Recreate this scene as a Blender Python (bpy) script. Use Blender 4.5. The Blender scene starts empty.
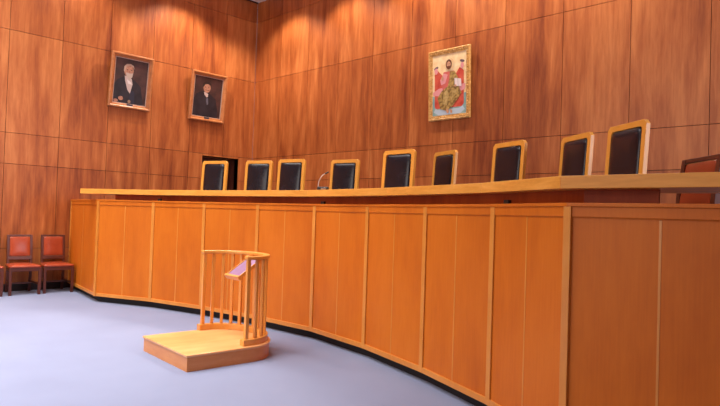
import bpy, bmesh, math, random
from mathutils import Vector, Matrix
random.seed(4)
C = bpy.context.scene.collection
R = math.radians
XW, YW, ZC = -10.95, 7.61, 6.06          # left wall plane, back wall plane, ceiling
ZD = 0.86                                # raised floor behind the bench

# ------------------------------------------------------------------ materials
def new_mat(name):
    m = bpy.data.materials.new(name); m.use_nodes = True
    nt = m.node_tree; b = nt.nodes['Principled BSDF']
    return m, nt, b

def plain(name, col, rough=.5, metal=0., coat=0.):
    m, nt, b = new_mat(name)
    b.inputs['Base Color'].default_value = (*col, 1)
    b.inputs['Roughness'].default_value = rough
    b.inputs['Metallic'].default_value = metal
    b.inputs['Coat Weight'].default_value = coat
    return m

def wood(name, dark, mid, light, rough=.4, big=(2.2, 2.2, .45), fine=(60, 60, 2.2), tint=False,
         coat=.0, contrast=1., bump=.03, rot=(0, 0, 0)):
    m, nt, b = new_mat(name); N = nt.nodes; L = nt.links
    tc = N.new('ShaderNodeTexCoord')
    def noise(scale, detail, rgh, dist=0.):
        mp = N.new('ShaderNodeMapping'); mp.inputs['Scale'].default_value = scale
        mp.inputs['Rotation'].default_value = rot
        L.new(tc.outputs['Object'], mp.inputs['Vector'])
        n = N.new('ShaderNodeTexNoise'); n.inputs['Scale'].default_value = 1
        n.inputs['Detail'].default_value = detail; n.inputs['Roughness'].default_value = rgh
        n.inputs['Distortion'].default_value = dist
        L.new(mp.outputs[0], n.inputs['Vector']); return n
    n1 = noise(big, 6, .62, .4); n2 = noise(fine, 3, .6); n3 = noise(tuple(v*4.5 for v in big), 4, .6, .2)
    def mad(a, k, add):
        q = N.new('ShaderNodeMath'); q.operation = 'MULTIPLY_ADD'
        L.new(a, q.inputs[0]); q.inputs[1].default_value = k
        if isinstance(add, float): q.inputs[2].default_value = add
        else: L.new(add, q.inputs[2])
        return q.outputs[0]
    v = mad(n1.outputs['Fac'], 1.25*contrast, .5 - .625*contrast - .25*contrast - .11)
    v = mad(n3.outputs['Fac'], .5*contrast, v)
    v = mad(n2.outputs['Fac'], .22, v)
    if tint:
        at = N.new('ShaderNodeAttribute'); at.attribute_name = 'tint'
        v = mad(at.outputs['Fac'], 1., v)
    r = N.new('ShaderNodeValToRGB'); e = r.color_ramp.elements
    e[0].position = .22; e[0].color = (*dark, 1); e[1].position = .78; e[1].color = (*light, 1)
    k = r.color_ramp.elements.new(.5); k.color = (*mid, 1)
    L.new(v, r.inputs[0]); L.new(r.outputs[0], b.inputs['Base Color'])
    b.inputs['Roughness'].default_value = rough
    b.inputs['Coat Weight'].default_value = coat; b.inputs['Coat Roughness'].default_value = .25
    bp = N.new('ShaderNodeBump'); bp.inputs['Strength'].default_value = bump; bp.inputs['Distance'].default_value = .01
    L.new(n2.outputs['Fac'], bp.inputs['Height']); L.new(bp.outputs[0], b.inputs['Normal'])
    return m

def leather(name, a, c, rough=.3, scale=45, bump=.25):
    m, nt, b = new_mat(name); N = nt.nodes; L = nt.links
    tc = N.new('ShaderNodeTexCoord')
    n = N.new('ShaderNodeTexNoise'); n.inputs['Scale'].default_value = 5; n.inputs['Detail'].default_value = 4
    L.new(tc.outputs['Object'], n.inputs['Vector'])
    r = N.new('ShaderNodeValToRGB'); e = r.color_ramp.elements
    e[0].position = .35; e[0].color = (*a, 1); e[1].position = .7; e[1].color = (*c, 1)
    L.new(n.outputs['Fac'], r.inputs[0]); L.new(r.outputs[0], b.inputs['Base Color'])
    v = N.new('ShaderNodeTexVoronoi'); v.inputs['Scale'].default_value = scale*4
    L.new(tc.outputs['Object'], v.inputs['Vector'])
    bp = N.new('ShaderNodeBump'); bp.inputs['Strength'].default_value = bump; bp.inputs['Distance'].default_value = .002
    L.new(v.outputs['Distance'], bp.inputs['Height']); L.new(bp.outputs[0], b.inputs['Normal'])
    b.inputs['Roughness'].default_value = rough
    return m

M = {}
M['wall'] = wood('wall_veneer', (.19, .036, .009), (.40, .110, .027), (.60, .212, .062), rough=.40,
                 big=(3.6, 3.6, .45), fine=(70, 70, 1.6), tint=True, contrast=.88)
M['wall'].node_tree.nodes['Principled BSDF'].inputs['Specular IOR Level'].default_value = .38
M['groove'] = plain('groove_dark', (.05, .012, .006), .8)
M['niche'] = wood('niche_shaded_wood', (.07, .014, .007), (.12, .026, .012), (.18, .045, .02), rough=.6)  # shade of the jambs put into a darker wood; the door shares it
M['bench'] = wood('bench_veneer', (.43, .086, .004), (.58, .140, .008), (.68, .192, .016), rough=.45,
                  big=(1.5, 1.5, .5), fine=(90, 90, 3), tint=False, contrast=.55, coat=.0)
M['bench'].node_tree.nodes['Principled BSDF'].inputs['Specular IOR Level'].default_value = .25
M['oak'] = wood('oak_trim', (.52, .16, .016), (.64, .232, .030), (.74, .31, .055), rough=.38,
                big=(2, 2, 2), fine=(60, 60, 4), contrast=.5, coat=.15)
M['desk'] = wood('desk_oak', (.60, .22, .028), (.76, .32, .052), (.88, .42, .095), rough=.38,
                 big=(1.2, 4, 14), fine=(10, 60, 90), contrast=.7, coat=.05)
M['riser'] = wood('riser_veneer', (.24, .032, .005), (.36, .058, .009), (.46, .085, .014), rough=.5)
for k_ in ('desk', 'riser'): M[k_].node_tree.nodes['Principled BSDF'].inputs['Specular IOR Level'].default_value = .2
M['stand'] = wood('stand_wood', (.56, .20, .030), (.70, .29, .050), (.80, .38, .085), rough=.33,
                  big=(3, 3, 1.2), fine=(60, 60, 5), contrast=.5, coat=.25)
M['stand_top'] = wood('stand_floor', (.62, .25, .08), (.76, .36, .13), (.86, .47, .20), rough=.3,
                      big=(5, 1.0, 3), fine=(70, 5, 40), contrast=.8, coat=.3)
M['stand_side'] = wood('stand_side_wood', (.56, .18, .035), (.68, .25, .055), (.76, .32, .085), rough=.35,
                       big=(2, 2, 9), fine=(5, 5, 70), contrast=.6, coat=.2)
M['chairwood'] = wood('judge_chair_wood', (.64, .26, .030), (.78, .36, .050), (.86, .45, .09), rough=.32,
                      big=(3, 3, 2), fine=(50, 50, 5), contrast=.5, coat=.2)
M['darkwood'] = wood('dark_stained_wood', (.05, .010, .005), (.09, .017, .008), (.13, .028, .012), rough=.38,
                     big=(4, 4, 2), fine=(60, 60, 6), contrast=.6, coat=.2)
M['black'] = leather('black_leather', (.006, .005, .009), (.014, .012, .020), .24, 30, .15)
M['red'] = leather('russet_leather', (.29, .042, .014), (.38, .062, .022), .24, 40, .12)
M['plinth'] = plain('toe_black', (.008, .007, .008), .7)
M['base'] = plain('skirting_black', (.018, .012, .012), .5)
M['brass'] = plain('brass_nail', (.55, .33, .12), .3, 1.)
M['metal'] = plain('satin_metal', (.55, .50, .50), .3, .9)
M['blackplastic'] = plain('black_plastic', (.02, .02, .024), .4)
M['pad_sheen'] = leather('pad_blue_sheen', (.22, .11, .22), (.32, .18, .32), .35, 25)  # red leather with its bluish reflection put into the colour
M['white'] = plain('ceiling_white', (.82, .77, .73), .7)
M['pale'] = plain('room_panel_wood', (.30, .11, .045), .6)

def carpet():
    m, nt, b = new_mat('carpet'); N = nt.nodes; L = nt.links
    tc = N.new('ShaderNodeTexCoord')
    n = N.new('ShaderNodeTexNoise'); n.inputs['Scale'].default_value = 1.3; n.inputs['Detail'].default_value = 5
    n2 = N.new('ShaderNodeTexNoise'); n2.inputs['Scale'].default_value = 220; n2.inputs['Detail'].default_value = 2
    L.new(tc.outputs['Object'], n.inputs['Vector']); L.new(tc.outputs['Object'], n2.inputs['Vector'])
    mx = N.new('ShaderNodeMath'); mx.operation = 'MULTIPLY_ADD'; mx.inputs[1].default_value = .5
    L.new(n2.outputs['Fac'], mx.inputs[0])
    hf = N.new('ShaderNodeMath'); hf.operation = 'MULTIPLY'; hf.inputs[1].default_value = .5
    L.new(n.outputs['Fac'], hf.inputs[0]); L.new(hf.outputs[0], mx.inputs[2])
    r = N.new('ShaderNodeValToRGB'); e = r.color_ramp.elements
    e[0].position = .3; e[0].color = (.155, .188, .305, 1); e[1].position = .7; e[1].color = (.208, .248, .385, 1)
    L.new(mx.outputs[0], r.inputs[0]); L.new(r.outputs[0], b.inputs['Base Color'])
    b.inputs['Roughness'].default_value = .95
    b.inputs['Sheen Weight'].default_value = .2
    bp = N.new('ShaderNodeBump'); bp.inputs['Strength'].default_value = .4; bp.inputs['Distance'].default_value = .004
    L.new(n2.outputs['Fac'], bp.inputs['Height']); L.new(bp.outputs[0], b.inputs['Normal'])
    return m
M['carpet'] = carpet()

M['black'].node_tree.nodes['Principled BSDF'].inputs['Specular IOR Level'].default_value = .38
# ------------------------------------------------------------------ mesh helpers
def obj(name, bm, mats, parent=None, smooth=False, bevel=0., loc=None):
    me = bpy.data.meshes.new(name)
    bmesh.ops.recalc_face_normals(bm, faces=bm.faces)
    bm.to_mesh(me); bm.free()
    if not isinstance(mats, (list, tuple)): mats = [mats]
    for m in mats: me.materials.append(m)
    if smooth:
        for p in me.polygons: p.use_smooth = True
    o = bpy.data.objects.new(name, me); C.objects.link(o)
    if parent: o.parent = parent
    if loc: o.location = loc
    if bevel:
        b = o.modifiers.new('bevel', 'BEVEL'); b.width = bevel; b.segments = 2; b.limit_method = 'ANGLE'
        b.angle_limit = R(35)
    return o

def box(bm, x0, x1, y0, y1, z0, z1, mat=None, mi=0):
    vs = [bm.verts.new(v) for v in ((x0,y0,z0),(x1,y0,z0),(x1,y1,z0),(x0,y1,z0),(x0,y0,z1),(x1,y0,z1),(x1,y1,z1),(x0,y1,z1))]
    if mat is not None:
        for v in vs: v.co = mat @ v.co
    fs = []
    for f in ((0,3,2,1),(4,5,6,7),(0,1,5,4),(1,2,6,5),(2,3,7,6),(3,0,4,7)):
        q = bm.faces.new([vs[i] for i in f]); q.material_index = mi; fs.append(q)
    return fs

def prism(bm, pts, z0, z1, mi=0):
    lo = [bm.verts.new((p[0], p[1], z0)) for p in pts]; hi = [bm.verts.new((p[0], p[1], z1)) for p in pts]
    n = len(pts)
    fs = [bm.faces.new(lo[::-1]), bm.faces.new(hi)]
    for i in range(n): fs.append(bm.faces.new((lo[i], lo[(i+1) % n], hi[(i+1) % n], hi[i])))
    for f in fs: f.material_index = mi
    return fs

def prism_xz(bm, pts, y0, y1, mi=0):
    a = [bm.verts.new((p[0], y0, p[1])) for p in pts]; b = [bm.verts.new((p[0], y1, p[1])) for p in pts]
    n = len(pts)
    fs = [bm.faces.new(a), bm.faces.new(b[::-1])]
    for i in range(n): fs.append(bm.faces.new((a[i], b[i], b[(i+1) % n], a[(i+1) % n])))
    for f in fs: f.material_index = mi
    return fs

def frame_at(o, xdir, z=0):
    x = Vector((xdir[0], xdir[1], 0)).normalized(); y = Vector((-x.y, x.x, 0))
    return Matrix(((x.x, y.x, 0, o[0]), (x.y, y.y, 0, o[1]), (0, 0, 1, z), (0, 0, 0, 1)))

def sweep(bm, path, prof, closed_prof=True, cap=True, up=Vector((0, 0, 1))):
    """sweep a 2D profile (side, up) along a path of 3D points"""
    rings = []
    n = len(path)
    for i, p in enumerate(path):
        p = Vector(p)
        t = (Vector(path[min(i+1, n-1)]) - Vector(path[max(i-1, 0)])).normalized()
        s = t.cross(up); s = s.normalized() if s.length > 1e-5 else Vector((1, 0, 0))
        u = s.cross(t).normalized()
        rings.append([bm.verts.new(p + s*a + u*b) for a, b in prof])
    m = len(prof)
    for i in range(n-1):
        for j in range(m):
            bm.faces.new((rings[i][j], rings[i][(j+1) % m], rings[i+1][(j+1) % m], rings[i+1][j]))
    if cap:
        bm.faces.new(rings[0][::-1]); bm.faces.new(rings[-1])

def circ(r, n=10): return [(r*math.cos(2*math.pi*i/n), r*math.sin(2*math.pi*i/n)) for i in range(n)]

def pad(bm, w, d, h, edge, nx=8, ny=8, crown=.3, corner=0., taper=0.):
    """upholstered pad: lies in xy, thickness along z from 0 to h, crowned top with rounded rim; footprint centred"""
    def foot(u, v):
        x, y = u*w/2, v*d/2
        if taper: x *= 1 - taper*(v*.5+.5)
        if corner:
            ax, ay = w/2-abs(x), d/2-abs(y)
            s = corner - (ax+ay)
            if s > 0:
                x -= math.copysign(s/2, x); y -= math.copysign(s/2, y)
        return x, y
    N = nx
    top = [[None]*(N+1) for _ in range(N+1)]; bot = [[None]*(N+1) for _ in range(N+1)]
    for i in range(N+1):
        for j in range(N+1):
            u = math.sin((i/N-.5)*math.pi); v = math.sin((j/N-.5)*math.pi)
            x, y = foot(u, v)
            k = (1-u**8)*(1-v**8)
            c = (1-u*u)*(1-v*v)
            top[i][j] = bm.verts.new((x, y, h*(.35+.65*k**.5*(1-crown+crown*c))))
    for i in range(N+1):
        for j in range(N+1):
            t = top[i][j]
            bot[i][j] = bm.verts.new((t.co.x, t.co.y, 0))
    for i in range(N):
        for j in range(N):
            bm.faces.new((top[i][j], top[i+1][j], top[i+1][j+1], top[i][j+1]))
            bm.faces.new((bot[i][j], bot[i][j+1], bot[i+1][j+1], bot[i+1][j]))
    for i in range(N):
        bm.faces.new((bot[i][0], bot[i+1][0], top[i+1][0], top[i][0]))
        bm.faces.new((bot[i+1][N], bot[i][N], top[i][N], top[i+1][N]))
        bm.faces.new((bot[0][i+1], bot[0][i], top[0][i], top[0][i+1]))
        bm.faces.new((bot[N][i], bot[N][i+1], top[N][i+1], top[N][i]))

def tag(o, label, cat, group=None):
    o['label'] = label; o['category'] = cat
    if group: o['group'] = group
    return o
def thing(name, label, cat, loc=(0,0,0), rot=(0,0,0), group=None):
    o = bpy.data.objects.new(name, None); C.objects.link(o); o.empty_display_size = .2
    o.location = loc; o.rotation_euler = rot
    return tag(o, label, cat, group)
def struct(name, bm, m, **k):
    o = obj(name, bm, m, **k); o['kind'] = 'structure'; return o
def children(o): return [c for c in bpy.data.objects if c.parent == o]
def copy_tree(o, parent=None):
    c = o.copy(); C.objects.link(c); c.parent = parent
    for ch in children(o): copy_tree(ch, c)
    return c

# ------------------------------------------------------------------ room shell
bm = bmesh.new(); box(bm, XW-.6, 4.2, -7.2, YW+.2, -.1, 0); struct('floor', bm, M['carpet'])
bm = bmesh.new(); box(bm, XW-.6, 4.2, -7.2, YW+.2, ZC, ZC+.12); struct('ceiling', bm, M['white'])

ROWS = [.12, .70, 2.093, 2.604, 4.29, 5.615, ZC]
HOLE = (6.377, 7.255, ZD, 2.56)
def wall_panels(name, cols, to3, hole=None, seed=1):
    rnd = random.Random(seed)
    bm = bmesh.new(); tints = []
    def panel(a0, a1, z0, z1, tv):
        g = .0036
        fs = box(bm, a0+g, a1-g, 0, .022, z0+g, z1-g, mat=to3)
        tints.extend([tv]*6)
    for i in range(len(cols)-1):
        for j in range(len(ROWS)-1):
            a0, a1, z0, z1 = cols[i], cols[i+1], ROWS[j], ROWS[j+1]
            tv = rnd.uniform(-.07, .07)
            rects = [(a0, a1, z0, z1)]
            if hole and a0 < hole[1] and a1 > hole[0] and z0 < hole[3] and z1 > hole[2]:
                rects = []
                if a0 < hole[0]: rects.append((a0, hole[0], z0, z1))
                if a1 > hole[1]: rects.append((hole[1], a1, z0, z1))
                b0, b1 = max(a0, hole[0]), min(a1, hole[1])
                if z1 > hole[3]: rects.append((b0, b1, hole[3], z1))
                if z0 < hole[2]: rects.append((b0, b1, z0, hole[2]))
            for r_ in rects: panel(*r_, tv)
    nf = len(bm.faces)
    # backing board behind the joints
    A, B = cols[0], cols[-1]
    if hole:
        for r_ in ((A, hole[0], 0, ZC), (hole[1], B, 0, ZC), (hole[0], hole[1], hole[3], ZC), (hole[0], hole[1], 0, hole[2])):
            box(bm, r_[0], r_[1], .022, .16, r_[2], r_[3], mat=to3, mi=1)
    else: box(bm, A, B, .022, .16, 0, ZC, mat=to3, mi=1)
    tints += [0]*(len(bm.faces)-nf)
    o = struct(name, bm, [M['wall'], M['groove']])
    at = o.data.attributes.new('tint', 'FLOAT', 'FACE')
    for k, v in enumerate(tints): at.data[k].value = v
    return o
# back wall: local x = world x, local y = into the wall
cols = [XW] + [-10.05+.898*i for i in range(16)] + [4.1]
wall_panels('wall_back', cols, Matrix.Translation((0, YW, 0)), seed=3)
# left wall: local x = world y, local y = world -x
yc = [-7.1, -6.3]+[-5.46+.823*i for i in range(15)] + [6.85, YW]
toL = Matrix(((0, -1, 0, XW), (1, 0, 0, 0), (0, 0, 1, 0), (0, 0, 0, 1)))
wall_panels('wall_left', yc, toL, hole=HOLE, seed=8)
bm = bmesh.new(); box(bm, 4.1, 4.25, -7.2, YW+.2, 0, ZC); struct('wall_right', bm, M['pale'])
bm = bmesh.new(); box(bm, XW-.2, 4.2, -7.25, -7.1, 0, ZC); struct('wall_front', bm, M['pale'])
bm = bmesh.new(); box(bm, XW, XW+.018, -7.1, 3.8, 0, .12); struct('baseboard_left', bm, M['base'], bevel=.004)
# recess in the left wall with a door set back in it
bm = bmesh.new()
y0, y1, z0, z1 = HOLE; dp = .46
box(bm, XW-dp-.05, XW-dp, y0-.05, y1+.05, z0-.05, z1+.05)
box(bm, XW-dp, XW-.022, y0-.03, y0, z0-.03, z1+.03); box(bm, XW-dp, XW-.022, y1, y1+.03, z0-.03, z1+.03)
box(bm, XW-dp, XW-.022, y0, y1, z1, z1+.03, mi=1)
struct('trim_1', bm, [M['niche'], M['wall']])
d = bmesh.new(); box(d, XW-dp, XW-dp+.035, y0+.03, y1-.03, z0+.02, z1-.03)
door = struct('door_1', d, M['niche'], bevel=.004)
d = bmesh.new(); sweep(d, [(XW-dp+.03, y0+.12, z0+.85), (XW-dp+.08, y0+.12, z0+.85), (XW-dp+.08, y0+.24, z0+.85)], circ(.009))
h = obj('door_handle', d, M['metal'], door)
# cornice
bm = bmesh.new(); box(bm, XW+.02, XW+.05, -7, YW-.02, ZC-.02, ZC); struct('trim_2', bm, M['groove'])

# ------------------------------------------------------------------ bench
P = [(-10.93, 3.83), (-9.121, 3.584), (-8.177, 4.000), (-7.201, 4.248), (-6.193, 4.412), (-5.171, 4.470),
     (-4.192, 4.330), (-3.244, 4.076), (-2.362, 3.750), (-1.60, 3.345), (-.57, 3.335), (.49, 3.335), (1.52, 3.335)]
ZB, ZT = .09, 1.545
def nrm(a, b):
    d = Vector((b[0]-a[0], b[1]-a[1])).normalized(); return Vector((-d.y, d.x))   # inward (+Y side)
def offset(poly, o):
    out = []
    for i, p in enumerate(poly):
        if i == 0: n = nrm(poly[0], poly[1]); out.append(Vector(p)+n*o); continue
        if i == len(poly)-1: n = nrm(poly[-2], poly[-1]); out.append(Vector(p)+n*o); continue
        a = nrm(poly[i-1], p); b = nrm(p, poly[i+1]); s = (a+b).normalized()
        out.append(Vector(p)+s*(o/max(.3, s.dot(a))))
    return out

bench = thing('judges_bench', 'long curved orange wood panelled judges bench with black toe recess on the carpet', 'bench', (-5, 4.4, 0))
def bpart(name, bm, m, parent=None, **k):
    o = obj(name, bm, m, parent or bench, **k)
    if parent is None: o.location = (5, -4.4, 0)
    return o
for i in range(len(P)-1):
    a, b = P[i], P[i+1]; L = math.dist(a, b); F = frame_at(a, (b[0]-a[0], b[1]-a[1]))
    bm = bmesh.new()
    box(bm, .0, L/2-.006, .010, .04, ZB+.01, ZT-.03, mat=F); box(bm, L/2+.006, L, .010, .04, ZB+.01, ZT-.03, mat=F)
    pn = bpart('front_panel', bm, M['bench'])
    bm = bmesh.new(); box(bm, L/2-.0065, L/2+.0065, .0085, .03, ZB+.045, ZT-.09, mat=F); bpart('centre_strip', bm, M['oak'], pn)
    bm = bmesh.new(); box(bm, .026, L-.026, 0, .035, ZB, ZB+.05, mat=F); bpart('bottom_rail', bm, M['oak'], pn, bevel=.003)
    bm = bmesh.new(); box(bm, .026, L-.026, .002, .035, ZT-.082, ZT-.022, mat=F)
    box(bm, .026, L-.026, .0055, .03, ZT-.088, ZT-.082, mat=F)
    bpart('top_rail', bm, M['bench'], pn, bevel=.003)
for i in range(0, len(P)):
    p = P[i]
    if i in (0, len(P)-1): d = Vector(P[1])-Vector(P[0]) if i == 0 else Vector(P[-1])-Vector(P[-2])
    else: d = (Vector(P[i+1])-Vector(p)).normalized()+(Vector(p)-Vector(P[i-1])).normalized()
    F = frame_at(p, d)
    bm = bmesh.new(); box(bm, -.027 if i else 0, .027, -.003, .045, ZB, ZT-.022, mat=F); bpart('post', bm, M['oak'], bevel=.003)
def strip(poly, o0, o1, z0, z1):
    bm = bmesh.new(); a = offset(poly, o0); b = offset(poly, o1)
    prism(bm, [tuple(v) for v in a] + [tuple(v) for v in b[::-1]], z0, z1); return bm
bpart('ledge', strip(P, -.006, .17, ZT-.022, ZT), M['bench'], bevel=.003)
bpart('toe_recess', strip(P, .085, .12, 0.001, ZB+.02), M['plinth'])
RI = offset(P, .14)
RP = [(-8.98, RI[1].y+.055)] + [tuple(v) for v in RI[2:9]] + [(-1.142, RI[9].y)]
RP.insert(-1, tuple(RI[9]))
bpart('riser', strip(RP, 0, .025, ZT, 1.63), M['riser'])
for q in (2, 5, 8):
    F = frame_at(RI[q], Vector(P[q+1])-Vector(P[q-1]))
    bm = bmesh.new(); box(bm, -.03, .03, -.03, .01, ZT, ZT+.035, mat=F); bpart('gap_block', bm, M['blackplastic'], bevel=.004)  # black blocks added for the dark gaps at riser joints
# desktop in straight lengths
D = [(-9.44, 3.444), (-8.192, 3.994), (-6.838, 4.307), (-5.287, 4.463), (-3.819, 4.215), (-2.488, 3.80), (-1.640, 3.345), (-.3, 3.335), (1.4, 3.335)]
Df = offset(D, -.012); Db = offset(D, .60)
for i in range(len(D)-1):
    bm = bmesh.new(); prism(bm, [tuple(Df[i]), tuple(Df[i+1]), tuple(Db[i+1]), tuple(Db[i])], 1.628, 1.703)
    bpart('desktop', bm, M['desk'], bevel=.003)
# knee panels that carry the desktop from below
for i in range(1, len(D)-1):
    a, b = offset(D, .36)[i], offset(D, .52)[i]
    bm = bmesh.new(); box(bm, 0, .16, -.015, .015, ZD, 1.628, mat=frame_at(a, b-a)); bpart('support', bm, M['riser'])

# raised floor behind the bench
DI = offset(P, .28)
pts = [(XW+.001, DI[0].y)] + [tuple(v) for v in DI[1:]] + [(1.52, YW-.001), (XW+.001, YW-.001)]
bm = bmesh.new(); prism(bm, pts, 0.0, ZD); o = struct('floor_dais', bm, M['carpet'])

# ------------------------------------------------------------------ judges' chairs
def judge_chair():
    t = thing('judge_chair', '', 'chair')
    lean = R(3.5); back_h = .83
    # frame plane: base at y=.2, z=.40; local u (x), v (up along back)
    B = Matrix.Translation((0, .20, .40)) @ Matrix.Rotation(-lean, 4, 'X')
    w = .222; H_ = back_h; ch = .028; s = .043
    outer = [(-w, 0), (w, 0), (w, H_-ch), (w-ch, H_), (-w+ch, H_), (-w, H_-ch)]
    # frame built as stiles + head + bottom rail in one mitred ring
    inner = [(-w+s, .10), (w-s, .10), (w-s, H_-s-ch*.6), (w-s-ch*.6, H_-s), (-w+s+ch*.6, H_-s), (-w+s, H_-s-ch*.6)]
    bm = bmesh.new()
    vo = [[bm.verts.new((x, y, z)) for x, z in outer] for y in (-.014, .018)]
    vi = [[bm.verts.new((x, y, z)) for x, z in inner] for y in (-.014, .018)]
    for i in range(6):
        j = (i+1) % 6
        bm.faces.new((vo[0][i], vo[0][j], vi[0][j], vi[0][i])); bm.faces.new((vo[1][j], vo[1][i], vi[1][i], vi[1][j]))
        bm.faces.new((vo[0][j], vo[0][i], vo[1][i], vo[1][j])); bm.faces.new((vi[0][i], vi[0][j], vi[1][j], vi[1][i]))
    bmesh.ops.transform(bm, matrix=B, verts=bm.verts)
    obj('backrest_frame', bm, M['chairwood'], t, bevel=.002)
    bm = bmesh.new(); pad(bm, 2*(w-s)-.002, inner[2][1]-.10+ch*.6, .042, .02, nx=12, corner=.03, crown=.35)
    # pad lies in xy with thickness +z; stand it up facing -Y
    T = B @ Matrix.Translation((0, .008, .10+(inner[2][1]-.10+ch*.6)/2)) @ Matrix.Rotation(R(90), 4, 'X')
    bmesh.ops.transform(bm, matrix=T, verts=bm.verts)
    obj('back_cushion', bm, M['black'], t, smooth=True)
    bm = bmesh.new(); pad(bm, .44, .44, .075, .02, nx=12, crown=.3, corner=.03)
    bmesh.ops.transform(bm, matrix=Matrix.Translation((0, -.03, .42)), verts=bm.verts)
    obj('seat', bm, M['black'], t, smooth=True)
    bm = bmesh.new(); box(bm, -.225, .225, -.25, .19, .36, .42); obj('seat_frame', bm, M['chairwood'], t, bevel=.006)
    for sx in (-1, 1):
        for (yy, dy) in ((-.22, -.01), (.19, .05)):
            bm = bmesh.new()
            sweep(bm, [(sx*.20, yy+dy, .0), (sx*.20, yy, .37)], [(-.019, -.019), (.019, -.019), (.019, .019), (-.019, .019)], up=Vector((0, 1, 0)))
            obj('leg', bm, M['chairwood'], t, bevel=.003)
    return t
JC = [((-7.377, 4.507), 199.5, 'high-backed black leather chair in front of the dark wall recess'),
      ((-6.688, 4.768), 199.0, 'high-backed black leather chair just right of the dark wall recess, near the room corner'),
      ((-6.091, 4.857), 193.0, 'high-backed black leather chair standing directly left of the desk microphone'),
      ((-5.473, 5.225), 189.0, 'high-backed black leather chair standing directly right of the desk microphone'),
      ((-4.136, 4.737), 179.0, 'high-backed black leather chair squarely facing, just left below the golden icon'),
      ((-3.779, 5.064), 158.5, 'narrow-looking turned black leather chair right under the golden icon'),
      ((-2.817, 4.726), 159.0, 'black leather high-backed chair third from the right end of the judges row'),
      ((-2.136, 4.606), 145.0, 'black leather high-backed chair turned sideways with lit edge, second from the right'),
      ((-1.603, 4.249), 144.0, 'tallest-looking black leather high-backed chair, rightmost of the light wood ones')]
proto = judge_chair(); top_y = .20+math.sin(R(3.5))*.83
for i, (p, ang, lab) in enumerate(JC):
    o = proto if i == 0 else copy_tree(proto)
    th = R(ang-180)
    k, sc_ = (1.17, 1.135) if i == 5 else (1.13, 1.11) if i < 3 else (1.0857, 1.0857)
    off = Matrix.Rotation(th, 2) @ Vector((0, top_y*sc_))
    o.location = (p[0]*k-off.x, p[1]*k-off.y, ZD); o.rotation_euler = (0, 0, th); o.scale = (sc_,)*3
    tag(o, lab, 'chair', 'black leather judges chairs behind the bench')

# ------------------------------------------------------------------ microphone on the desk
mx, my = -5.25, 4.65
mt = thing('desk_microphone', 'slim gooseneck microphone curving up from a small dark base on the bench top', 'microphone', (mx, my, 1.703), (0, 0, R(40)))
bm = bmesh.new(); box(bm, -.055, .075, -.045, .045, 0, .05); obj('base', bm, M['blackplastic'], mt, bevel=.01)
bm = bmesh.new(); box(bm, -.01, .05, -.047, -.044, .015, .035); obj('button', bm, M['metal'], mt, bevel=.001)
path = [(-.05+.125*(1-math.cos(t*R(62)/10))*1.2, 0, .04+.165*math.sin(t*R(75)/10)/math.sin(R(75))) for t in range(11)]
bm = bmesh.new(); sweep(bm, path, circ(.0065, 8), up=Vector((0, 1, 0))); obj('gooseneck', bm, M['metal'], mt, smooth=True)
e = Vector(path[-1]); dirv = (Vector(path[-1])-Vector(path[-2])).normalized()
bm = bmesh.new(); sweep(bm, [e, e+dirv*.01, e+dirv*.035, e+dirv*.045], circ(.009, 10), up=Vector((0, 1, 0))); obj('microphone_head', bm, M['blackplastic'], mt, smooth=True)

def rect(w, h): return [(-w/2, -h/2), (w/2, -h/2), (w/2, h/2), (-w/2, h/2)]
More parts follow.
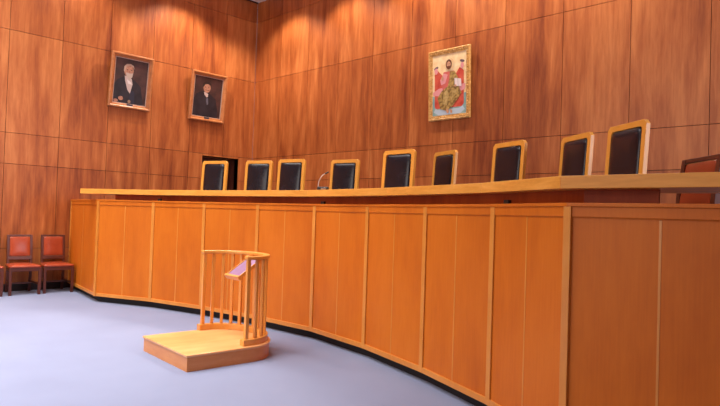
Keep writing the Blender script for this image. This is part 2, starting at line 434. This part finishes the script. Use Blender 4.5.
# ------------------------------------------------------------------ russet leather side chairs
def side_chair():
    """faces local -Y, origin on the floor under its centre"""
    t = thing('side_chair', '', 'chair')
    W, WF, Dp = .192, .228, .24
    sq = [(-.019, -.019), (.019, -.019), (.019, .019), (-.019, .019)]
    for sx in (-1, 1):
        bm = bmesh.new()
        sweep(bm, [(sx*(WF-.02), -Dp+.02, 0), (sx*(WF-.02), -Dp+.02, .12), (sx*(WF-.02), -Dp+.02, .43)],
              [(-.02, -.02), (.02, -.02), (.02, .02), (-.02, .02)], up=Vector((0, 1, 0)))
        for v in bm.verts:
            if v.co.z < .01: v.co.x -= sx*.004; v.co.y += .004
        obj('leg', bm, M['darkwood'], t, bevel=.003)
        bm = bmesh.new()
        sweep(bm, [(sx*(W-.025), Dp+.01, 0), (sx*(W-.025), Dp-.03, .25), (sx*(W-.025), Dp-.035, .45), (sx*(W-.025), Dp-.015, .70), (sx*(W-.025), Dp+.02, .93)],
              sq, up=Vector((0, 1, 0)))
        obj('leg', bm, M['darkwood'], t, bevel=.003)
        bm = bmesh.new(); sweep(bm, [(sx*(WF-.02), -Dp+.03, .168), (sx*(W-.025), Dp-.02, .168)], rect(.02, .035)); obj('stretcher', bm, M['darkwood'], t, bevel=.003)
    bm = bmesh.new(); box(bm, -W+.03, W-.03, -.01, .012, .155, .18); obj('stretcher', bm, M['darkwood'], t, bevel=.003)
    bm = bmesh.new()
    box(bm, -WF+.005, WF-.005, -Dp+.005, -Dp+.03, .375, .435); box(bm, -W+.01, W-.01, Dp-.05, Dp-.03, .375, .435)
    for sx in (-1, 1): sweep(bm, [(sx*(WF-.016), -Dp+.03, .405), (sx*(W-.02), Dp-.04, .405)], rect(.022, .06))
    obj('seat_frame', bm, M['darkwood'], t, bevel=.004)
    bm = bmesh.new(); pad(bm, 2*WF+.012, 2*Dp-.01, .062, .02, nx=14, crown=.45, corner=.03, taper=.15)
    bmesh.ops.transform(bm, matrix=Matrix.Translation((0, -.008, .43)), verts=bm.verts)
    obj('seat', bm, M['red'], t, smooth=True)
    lean = math.atan2(.035, .23)
    B = Matrix.Translation((0, Dp-.015, .70)) @ Matrix.Rotation(-lean, 4, 'X')
    bm = bmesh.new()
    box(bm, -W+.02, W-.02, -.016, .016, .205, .235, mat=B); box(bm, -W+.02, W-.02, -.016, .016, -.175, -.12, mat=B)
    box(bm, -W+.03, W-.03, .006, .016, -.12, .205, mat=B)
    obj('backrest_frame', bm, M['darkwood'], t, bevel=.004)
    bm = bmesh.new(); pad(bm, 2*W-.078, .33, .034, .02, nx=14, crown=.4, corner=.02)
    T = B @ Matrix.Translation((0, .006, .043)) @ Matrix.Rotation(R(90), 4, 'X')
    bmesh.ops.transform(bm, matrix=T, verts=bm.verts)
    obj('back_cushion', bm, M['red'], t, smooth=True)
    for zz in (.200, -.114):
        bm = bmesh.new()
        for k in range(22):
            m4 = B @ Matrix.Translation((-W+.048+k*(2*W-.096)/21, -.014, zz))
            bmesh.ops.create_icosphere(bm, subdivisions=1, radius=.0035, matrix=m4)
        obj('nail_trim', bm, M['brass'], t)
    return t
sc = side_chair()
SC = [(3.01, 'russet leather side chair against the wall, middle of the three by the bench end'),
      (3.515, 'russet leather side chair against the wall, touching distance from the bench end'),
      (2.475, 'russet leather side chair partly cut off at the far left edge')]
for i, (y, lab) in enumerate(SC):
    o = sc if i == 0 else copy_tree(sc)
    o.location = (-10.60, y, 0); o.rotation_euler = (0, 0, R(85.5)+(.01, -.01, .0)[i])
    tag(o, lab, 'chair', 'russet leather chairs along the left wall')
o = copy_tree(sc); o.scale = (1.5, 1.19, 1.19)
th = R(133.7-180); u = Vector((math.cos(R(133.7)), math.sin(R(133.7))))
c = Vector((-1.56, 5.35)) - u*.285; off = Matrix.Rotation(th, 2) @ Vector((0, .26*1.19))
o.location = (c.x-off.x, c.y-off.y, ZD); o.rotation_euler = (0, 0, th)
tag(o, 'russet leather chair behind the bench at the far right edge', 'chair')

# ------------------------------------------------------------------ witness stand
wx, wy = -5.206, 3.39; A_, B_ = .505, .405; yF = wy-.67
ws = thing('witness_stand', 'light wood witness stand with D-shaped step and curved balustrade on the carpet', 'witness stand', (wx, wy, 0), (0, 0, R(-4)))
def dshape(a, b, yf, n=40):
    return [(-a, yf), (a, yf)] + [(a*math.cos(math.pi*k/n), b*math.sin(math.pi*k/n)) for k in range(0, n+1)]
def ppath(a, b, y0, n=36):
    return [(x-.026, y) for x, y in [(-a, y0)] + [(-a*math.cos(math.pi*k/n), b*math.sin(math.pi*k/n)) for k in range(n+1)] + [(a, y0)]]
bm = bmesh.new(); prism(bm, dshape(A_-.012, B_-.012, yF-wy+.012), 0.0, .128); obj('step_side', bm, M['stand_side'], ws)
bm = bmesh.new(); prism(bm, dshape(A_, B_, yF-wy), .128, .15); obj('step_top', bm, M['stand_top'], ws, bevel=.006)
ra, rb = .455, .355; y0r = -.055
def rect(w, h): return [(-w/2, -h/2), (w/2, -h/2), (w/2, h/2), (-w/2, h/2)]
bm = bmesh.new(); sweep(bm, [(x, y, .18) for x, y in ppath(ra, rb, y0r-.025)], rect(.072, .06)); obj('plinth', bm, M['stand'], ws, bevel=.004)
bm = bmesh.new(); sweep(bm, [(x, y, .985) for x, y in ppath(ra, rb, y0r-.01)], rect(.062, .034)); obj('handrail', bm, M['stand'], ws, bevel=.008)
# balusters at equal spacing along the curve
pp = ppath(ra, rb, y0r+.02, 200); cum = [0]
for i in range(1, len(pp)): cum.append(cum[-1]+math.dist(pp[i], pp[i-1]))
NB = 14
for k in range(NB):
    s = cum[-1]*k/(NB-1); i = max(1, next((q for q, c_ in enumerate(cum) if c_ >= s-1e-9), len(cum)-1))
    f = (s-cum[i-1])/(cum[i]-cum[i-1]); x = pp[i-1][0]+(pp[i][0]-pp[i-1][0])*f; y = pp[i-1][1]+(pp[i][1]-pp[i-1][1])*f
    d = (pp[i][0]-pp[i-1][0], pp[i][1]-pp[i-1][1]); w = .018 if k in (0, NB-1) else .0155
    bm = bmesh.new(); box(bm, -w, w, -w, w, .21, .97, mat=frame_at((x, y), d)); obj('baluster', bm, M['stand'], ws, bevel=.003)
# sloped book rest inside the rail
br = bmesh.new()
TB = Matrix.Translation((.03, .16, .85)) @ Matrix.Diagonal((.82, 1, 1, 1)) @ Matrix.Rotation(R(34), 4, 'X')
box(br, -.16, .16, -.165, .165, -.012, .006, mat=TB)
for q in ((-.16, -.146, -.165, .165), (.146, .16, -.165, .165)): box(br, q[0], q[1], q[2], q[3], .006, .024, mat=TB)
box(br, -.146, .146, .147, .165, .006, .024, mat=TB); box(br, -.17, .17, -.175, -.150, -.02, .030, mat=TB)
rest = obj('book_rest', br, M['stand'], ws, bevel=.003)
bm = bmesh.new(); box(bm, -.144, .144, -.148, .145, .006, .016, mat=TB); obj('writing_pad', bm, M['pad_sheen'], rest, bevel=.003)
bm = bmesh.new()
for sx in (-.12, .12): box(bm, sx-.02, sx+.02, .27, .335, .90, .968)
obj('bracket', bm, M['stand'], rest, bevel=.003)

# ------------------------------------------------------------------ pictures
def picture_frame(w, h, prof, mat, t, name='frame'):
    """prof: list of (inset from outer edge, y towards viewer negative)"""
    bm = bmesh.new(); rings = []
    for ins, y in prof:
        a, b = w/2-ins, h/2-ins
        rings.append([bm.verts.new((x, y, z)) for x, z in ((-a, -b), (a, -b), (a, b), (-a, b))])
    for r0, r1 in zip(rings[:-1], rings[1:]):
        for i in range(4):
            j = (i+1) % 4; bm.faces.new((r0[i], r0[j], r1[j], r1[i]))
    return obj(name, bm, mat, t)
PMATS = {}
def pm(name, col, rough=.45):
    if name not in PMATS: PMATS[name] = plain('paint_'+name, col, rough)
    return PMATS[name]
class Canvas:
    def __init__(s): s.bm = bmesh.new(); s.mats = []; s.y = 0
    def mi(s, m):
        if m not in s.mats: s.mats.append(m)
        return s.mats.index(m)
    def poly(s, pts, m, step=True):
        if step: s.y -= .0006
        vs = [s.bm.verts.new((x, s.y, z)) for x, z in pts]
        f = s.bm.faces.new(vs); f.material_index = s.mi(m)
    def ell(s, cx, cz, rx, rz, m, rot=0, n=20):
        c, q = math.cos(rot), math.sin(rot)
        s.poly([(cx+rx*math.cos(t)*c-rz*math.sin(t)*q, cz+rx*math.cos(t)*q+rz*math.sin(t)*c) for t in [2*math.pi*k/n for k in range(n)]], m)
    def done(s, parent, y, name='painting'):
        o = obj(name, s.bm, s.mats, parent); o.location = (0, y, 0); return o

M['gilt'] = wood('gilt_frame', (.36, .12, .035), (.50, .18, .055), (.62, .26, .095), rough=.38, big=(6, 6, 6), fine=(60, 60, 60), contrast=.7, coat=.05)
M['liner'] = plain('frame_liner', (.55, .40, .33), .35, .3)
M['gold'] = wood('gold_ornate', (.42, .20, .045), (.66, .36, .10), (.86, .56, .22), rough=.35, big=(25, 25, 25), fine=(90, 90, 90), contrast=1.2, bump=.3)
def noisy(name, a, b_, sc):
    m, nt, b = new_mat(name); N = nt.nodes; L = nt.links
    tc = N.new('ShaderNodeTexCoord'); n = N.new('ShaderNodeTexNoise'); n.inputs['Scale'].default_value = sc
    n.inputs['Detail'].default_value = 4
    L.new(tc.outputs['Object'], n.inputs['Vector'])
    r = N.new('ShaderNodeValToRGB'); e = r.color_ramp.elements
    e[0].position = .38; e[0].color = (*a, 1); e[1].position = .62; e[1].color = (*b_, 1)
    L.new(n.outputs['Fac'], r.inputs[0]); L.new(r.outputs[0], b.inputs['Base Color']); b.inputs['Roughness'].default_value = .4
    return m
BGP = noisy('paint_background', (.040, .020, .018), (.085, .036, .032), 4)
COAT = noisy('paint_coat', (.012, .011, .016), (.026, .022, .030), 6)
SKIN = noisy('paint_skin', (.36, .16, .10), (.52, .27, .18), 30)
def portrait(t, w, h, kind):
    c = Canvas(); a, b = w/2, h/2
    c.poly([(-a, -b), (a, -b), (a, b), (-a, b)], BGP)
    if kind == 1:
        c.poly([(-a, -b), (.26, -b), (.26, -.30), (.21, -.02), (.12, .07), (.03, .12), (-.07, .12), (-.17, .05), (-.235, -.06), (-a, -.2)], COAT)
        c.poly([(.03, -b), (.13, -b), (.11, -.10), (.05, -.12)], pm('sash', (.022, .024, .045)))
        c.poly([(-.06, .14), (-.045, .05), (.0, -.10), (.045, -.16), (.075, .01), (.055, .1)], pm('shirt', (.55, .45, .42)))
        c.poly([(-.02, .08), (.05, .04), (.065, .0), (.0, .01)], pm('collar', (.75, .68, .66)))
        c.ell(.0, .235, .075, .108, SKIN)
        c.poly([(-.08, .22), (-.075, .30), (-.04, .345), (.02, .355), (.07, .33), (.085, .27), (.06, .31), (.01, .325), (-.04, .30), (-.055, .25), (-.06, .2)], pm('grey_hair', (.50, .36, .27)))
        c.poly([(-.045, .20), (.02, .185), (.07, .20), (.06, .13), (.02, .08), (-.03, .12)], pm('beard', (.52, .42, .36)))
        c.ell(-.022, .248, .013, .006, BGP); c.ell(.04, .245, .013, .006, BGP)
        c.poly([(.008, .25), (.022, .205), (.0, .205)], pm('nose_shade', (.36, .15, .10)))
        c.ell(-.095, -.26, .038, .035, SKIN); c.ell(-.17, -.31, .035, .028, SKIN); c.ell(.04, -.30, .022, .03, pm('medal', (.34, .22, .14)))
    else:
        c.poly([(-a, -b), (.24, -b), (.25, -.28), (.19, -.03), (.09, .04), (.01, .10), (-.07, .09), (-.19, .02), (-.25, -.10), (-a, -.2)], COAT)
        c.poly([(-.045, .08), (-.035, .03), (.01, -.02), (.035, -.01), (.04, .05)], pm('shirt', (.55, .45, .42)))
        c.poly([(.005, -.04), (.04, -.03), (.055, -.14), (.03, -.17), (.012, -.1)], pm('tie', (.12, .12, .16)))
        c.ell(.005, .165, .068, .098, SKIN)
        c.poly([(-.075, .15), (-.08, .23), (-.04, .275), (.03, .285), (.08, .25), (.082, .18), (.065, .215), (.02, .235), (-.03, .225), (-.055, .18)], pm('dark_hair', (.030, .016, .012)))
        c.ell(-.02, .175, .012, .006, BGP); c.ell(.035, .172, .012, .006, BGP)
        c.poly([(-.02, .125), (.045, .12), (.05, .108), (.012, .115), (-.028, .112)], pm('moustache', (.10, .05, .035)))
    o = c.done(t, -.008); me = o.data; dx, dz = (-.055, -.075) if kind == 1 else (-.04, -.01)
    for v in me.vertices:
        if v.co.y < -.0009:
            v.co.x = max(-a, min(a, v.co.x*1.2+dx)); v.co.z = max(-b, min(b, (v.co.z+b)*1.06-b+dz))
    return o
def hang(name, w, h, cy, cz, tilt, label, kind):
    t = thing(name, label, 'painting', (XW+.012, cy, cz-h/2), (0, 0, R(90)))
    g = bpy.data.objects.new('x', None)
    bpy.data.objects.remove(g)
    t.rotation_euler = (R(tilt), 0, R(90))
    bd = .082
    prof = [(0, 0), (0, -.05), (.012, -.062), (.03, -.062), (.045, -.05), (.055, -.034), (.064, -.038), (.072, -.03), (bd, -.012)]
    f = picture_frame(w, h, prof, M['gilt'], t)
    l = picture_frame(w-2*bd+.012, h-2*bd+.012, [(0, -.012), (.004, -.02), (.014, -.02), (.018, -.006)], M['liner'], t, 'liner')
    p_ = portrait(t, w-2*bd, h-2*bd, kind)
    bm = bmesh.new(); box(bm, -.055, .055, -.048, -.028, -h/2+.045, -h/2+.085); n = obj('name_plate', bm, plain('plate_'+name+str(kind), (.10, .10, .13), .3, .6), t, bevel=.002)
    bm = bmesh.new(); box(bm, -w/2+.01, w/2-.01, -.004, .004, -h/2+.01, h/2-.01); k_ = obj('back_board', bm, M['darkwood'], t)
    for q in (f, l, p_, n, k_): q.location.z += h/2
    return t
hang('portrait_painting', .80, 1.0, 4.785, 3.785, 6, 'framed portrait of a white-bearded person in dark coat with white cravat', 1)
hang('portrait_painting', .82, .99, 6.405, 3.765, 6, 'framed portrait of a dark-haired person in plain dark suit, nearer the room corner', 2)

# icon
w, h = .80, 1.115
t = thing('icon_painting', 'gold framed painting of a seated robed figure with halo on the back wall', 'painting', (-5.615, YW-.012, 2.985), (R(2.5), 0, 0))
f = picture_frame(w, h, [(0, 0), (0, -.028), (.01, -.036), (.022, -.036), (.03, -.03), (.06, -.024), (.07, -.026), (.078, -.016)], M['gold'], t)
bm = bmesh.new()
for k in range(26):
    z = -h/2+.05+k*(h-.1)/25
    for sx in (-1, 1): bmesh.ops.create_icosphere(bm, subdivisions=1, radius=.014, matrix=Matrix.Translation((sx*(w/2-.044), -.026, z)))
for k in range(18):
    x = -w/2+.06+k*(w-.12)/17
    for sz in (-1, 1): bmesh.ops.create_icosphere(bm, subdivisions=1, radius=.014, matrix=Matrix.Translation((x, -.026, sz*(h/2-.044))))
orn = obj('carved_beading', bm, M['gold'], t, smooth=True)
GOLD = noisy('paint_gold', (.85, .62, .32), (.95, .78, .48), 9)
ROBE = noisy('paint_robe', (.20, .12, .035), (.52, .36, .11), 22)
RED = noisy('paint_red', (.55, .06, .04), (.70, .13, .08), 8)
TEAL = noisy('paint_teal', (.22, .42, .42), (.34, .55, .54), 8)
c = Canvas(); a, b = w/2-.078, h/2-.078
c.poly([(-a, -b), (a, -b), (a, b), (-a, b)], GOLD)
c.poly([(-a, -b), (a, -b), (a, -.16), (.22, -.18), (-.22, -.18), (-a, -.16)], TEAL)
c.poly([(-.26, -.37), (.24, -.37), (.28, -.33), (.28, .18), (.20, .24), (.13, .15), (-.13, .15), (-.22, .24), (-.28, .18), (-.28, -.33)], RED)
c.poly([(-.26, -.36), (-.22, -.39), (.20, -.39), (.26, -.36), (.30, -.42), (.22, -.475), (-.20, -.475), (-.30, -.42)], pm('pale_blue', (.50, .66, .78)))
PK = pm('pink', (.78, .34, .36))
c.poly([(-.31, -.10), (-.20, -.05), (.18, -.03), (.31, -.02), (.30, -.11), (.18, -.15), (-.2, -.17), (-.31, -.15)], PK)
c.ell(-.25, .28, .045, .02, pm('wing', (.16, .10, .12)), .4); c.ell(.25, .33, .045, .02, pm('wing', (.1, .1, .1)), -.3)
c.ell(-.25, .23, .032, .05, PK); c.ell(.25, .26, .03, .05, PK)
c.ell(.01, .31, .095, .10, noisy('paint_halo', (.80, .55, .28), (.90, .70, .42), 12))
c.poly([(-.10, .20), (.10, .20), (.17, .06), (.15, -.10), (-.10, -.12), (-.16, .04)], pm('tunic', (.62, .14, .12)))
c.poly([(-.10, .18), (-.02, .15), (-.07, .02), (-.15, .0), (-.17, .08)], PK)
c.poly([(.02, .20), (.11, .19), (.18, .08), (.20, -.08), (.24, -.16), (.17, -.25), (.06, -.36), (-.04, -.42), (-.16, -.38), (-.22, -.20), (-.14, -.10), (-.02, -.03), (.01, .07)], ROBE)
c.poly([(-.10, -.12), (-.03, -.08), (.0, -.2), (-.04, -.33), (-.12, -.30)], noisy('paint_fold', (.42, .30, .10), (.60, .45, .18), 26))
c.poly([(.08, -.08), (.15, -.11), (.10, -.24), (.03, -.28), (.05, -.18)], noisy('paint_fold2', (.34, .22, .06), (.55, .40, .15), 26))
c.ell(.0, .31, .058, .078, pm('brown_hair', (.13, .045, .02)))
c.ell(.0, .30, .038, .055, pm('face', (.62, .33, .20)))
c.poly([(-.034, .285), (.034, .285), (.028, .25), (.0, .225), (-.028, .25)], pm('brown_beard', (.16, .055, .025)))
c.ell(-.014, .315, .008, .004, BGP); c.ell(.014, .315, .008, .004, BGP)
c.poly([(.11, .08), (.235, .055), (.245, -.06), (.12, -.05)], pm('book', (.80, .72, .70)))
c.poly([(.172, .068), (.178, .066), (.186, -.055), (.18, -.056)], pm('spine', (.4, .3, .28)))
c.ell(-.12, .10, .022, .035, pm('face', (.62, .33, .20))); c.ell(.13, -.04, .022, .018, pm('face', (.6, .3, .2)))
c.ell(-.02, -.42, .025, .04, pm('face', (.62, .33, .20)), .4); c.ell(.05, -.43, .022, .035, pm('face', (.62, .33, .20)), .2)
cn = c.done(t, -.016)
bm = bmesh.new(); box(bm, -w/2+.01, w/2-.01, -.004, .004, -h/2+.01, h/2-.01); kb = obj('back_board', bm, M['darkwood'], t)
for q in (f, orn, cn, kb): q.location.z += h/2

# ------------------------------------------------------------------ ceiling lamps (out of frame) and added daylight fill
def light(name, kind, loc, rot, energy, col, **k):
    l = bpy.data.lights.new(name, kind); l.energy = energy; l.color = col
    for a_, v in k.items(): setattr(l, a_, v)
    o = bpy.data.objects.new(name, l); C.objects.link(o); o.location = loc; o.rotation_euler = rot; return o
WARM = (1, .84, .68)
for y, e_ in ((-.6, 25), (1.9, 45), (3.85, 150), (5.75, 300)):
    light('ceiling_spot', 'SPOT', (XW+.85, y, ZC-.03), (0, 0, 0), e_, WARM, spot_size=R(117), spot_blend=.45, shadow_soft_size=.08)
for x in (-9.6, -7.95, -6.3, -4.65, -3.0):
    light('ceiling_spot', 'SPOT', (x, YW-.78, ZC-.03), (0, 0, 0), 210, WARM, spot_size=R(117), spot_blend=.45, shadow_soft_size=.08)
for x in (-9.2, -7.2, -4.8):
    for y in (-3, 0, 2.2):
        light('ceiling_panel', 'AREA', (x, y, ZC-.05), (0, 0, 0), 75, (1, .95, .92), shape='RECTANGLE', size=1.6, size_y=1.2, spread=R(115))
# added lamps standing in for windows: right lights chair edges, back fills warmly
light('daylight_fill', 'AREA', (4.0, 5.6, 3.2), (0, R(90), 0), 220, (.95, .90, 1), shape='RECTANGLE', size=3.0, size_y=3.0)
light('daylight_fill', 'AREA', (-6.0, -7.0, 3.4), (R(90), 0, 0), 270, (1, .92, .86), shape='RECTANGLE', size=6, size_y=4)

w_ = bpy.data.worlds.new('world'); bpy.context.scene.world = w_; w_.use_nodes = True
w_.node_tree.nodes['Background'].inputs[0].default_value = (.8, .85, 1, 1); w_.node_tree.nodes['Background'].inputs[1].default_value = .15

# ------------------------------------------------------------------ camera
cam = bpy.data.cameras.new('camera'); co = bpy.data.objects.new('camera', cam); C.objects.link(co)
cam.sensor_width = 36; cam.lens = 594.96*36/720; cam.sensor_fit = 'HORIZONTAL'; cam.clip_start = .05
Rm = Matrix(((0.7097854, -0.0083740, 0.7043682), (0.7036637, -0.0378323, -0.7095253), (0.0325894, 0.9992490, -0.0209604)))
co.matrix_world = Matrix.Translation((0, 0, 1.43)) @ Rm.to_4x4()
s = bpy.context.scene; s.camera = co
s.view_settings.view_transform = 'Standard'; s.view_settings.look = 'None'
s.view_settings.exposure = 0.13; s.view_settings.gamma = 1; s.view_settings.use_curve_mapping = False
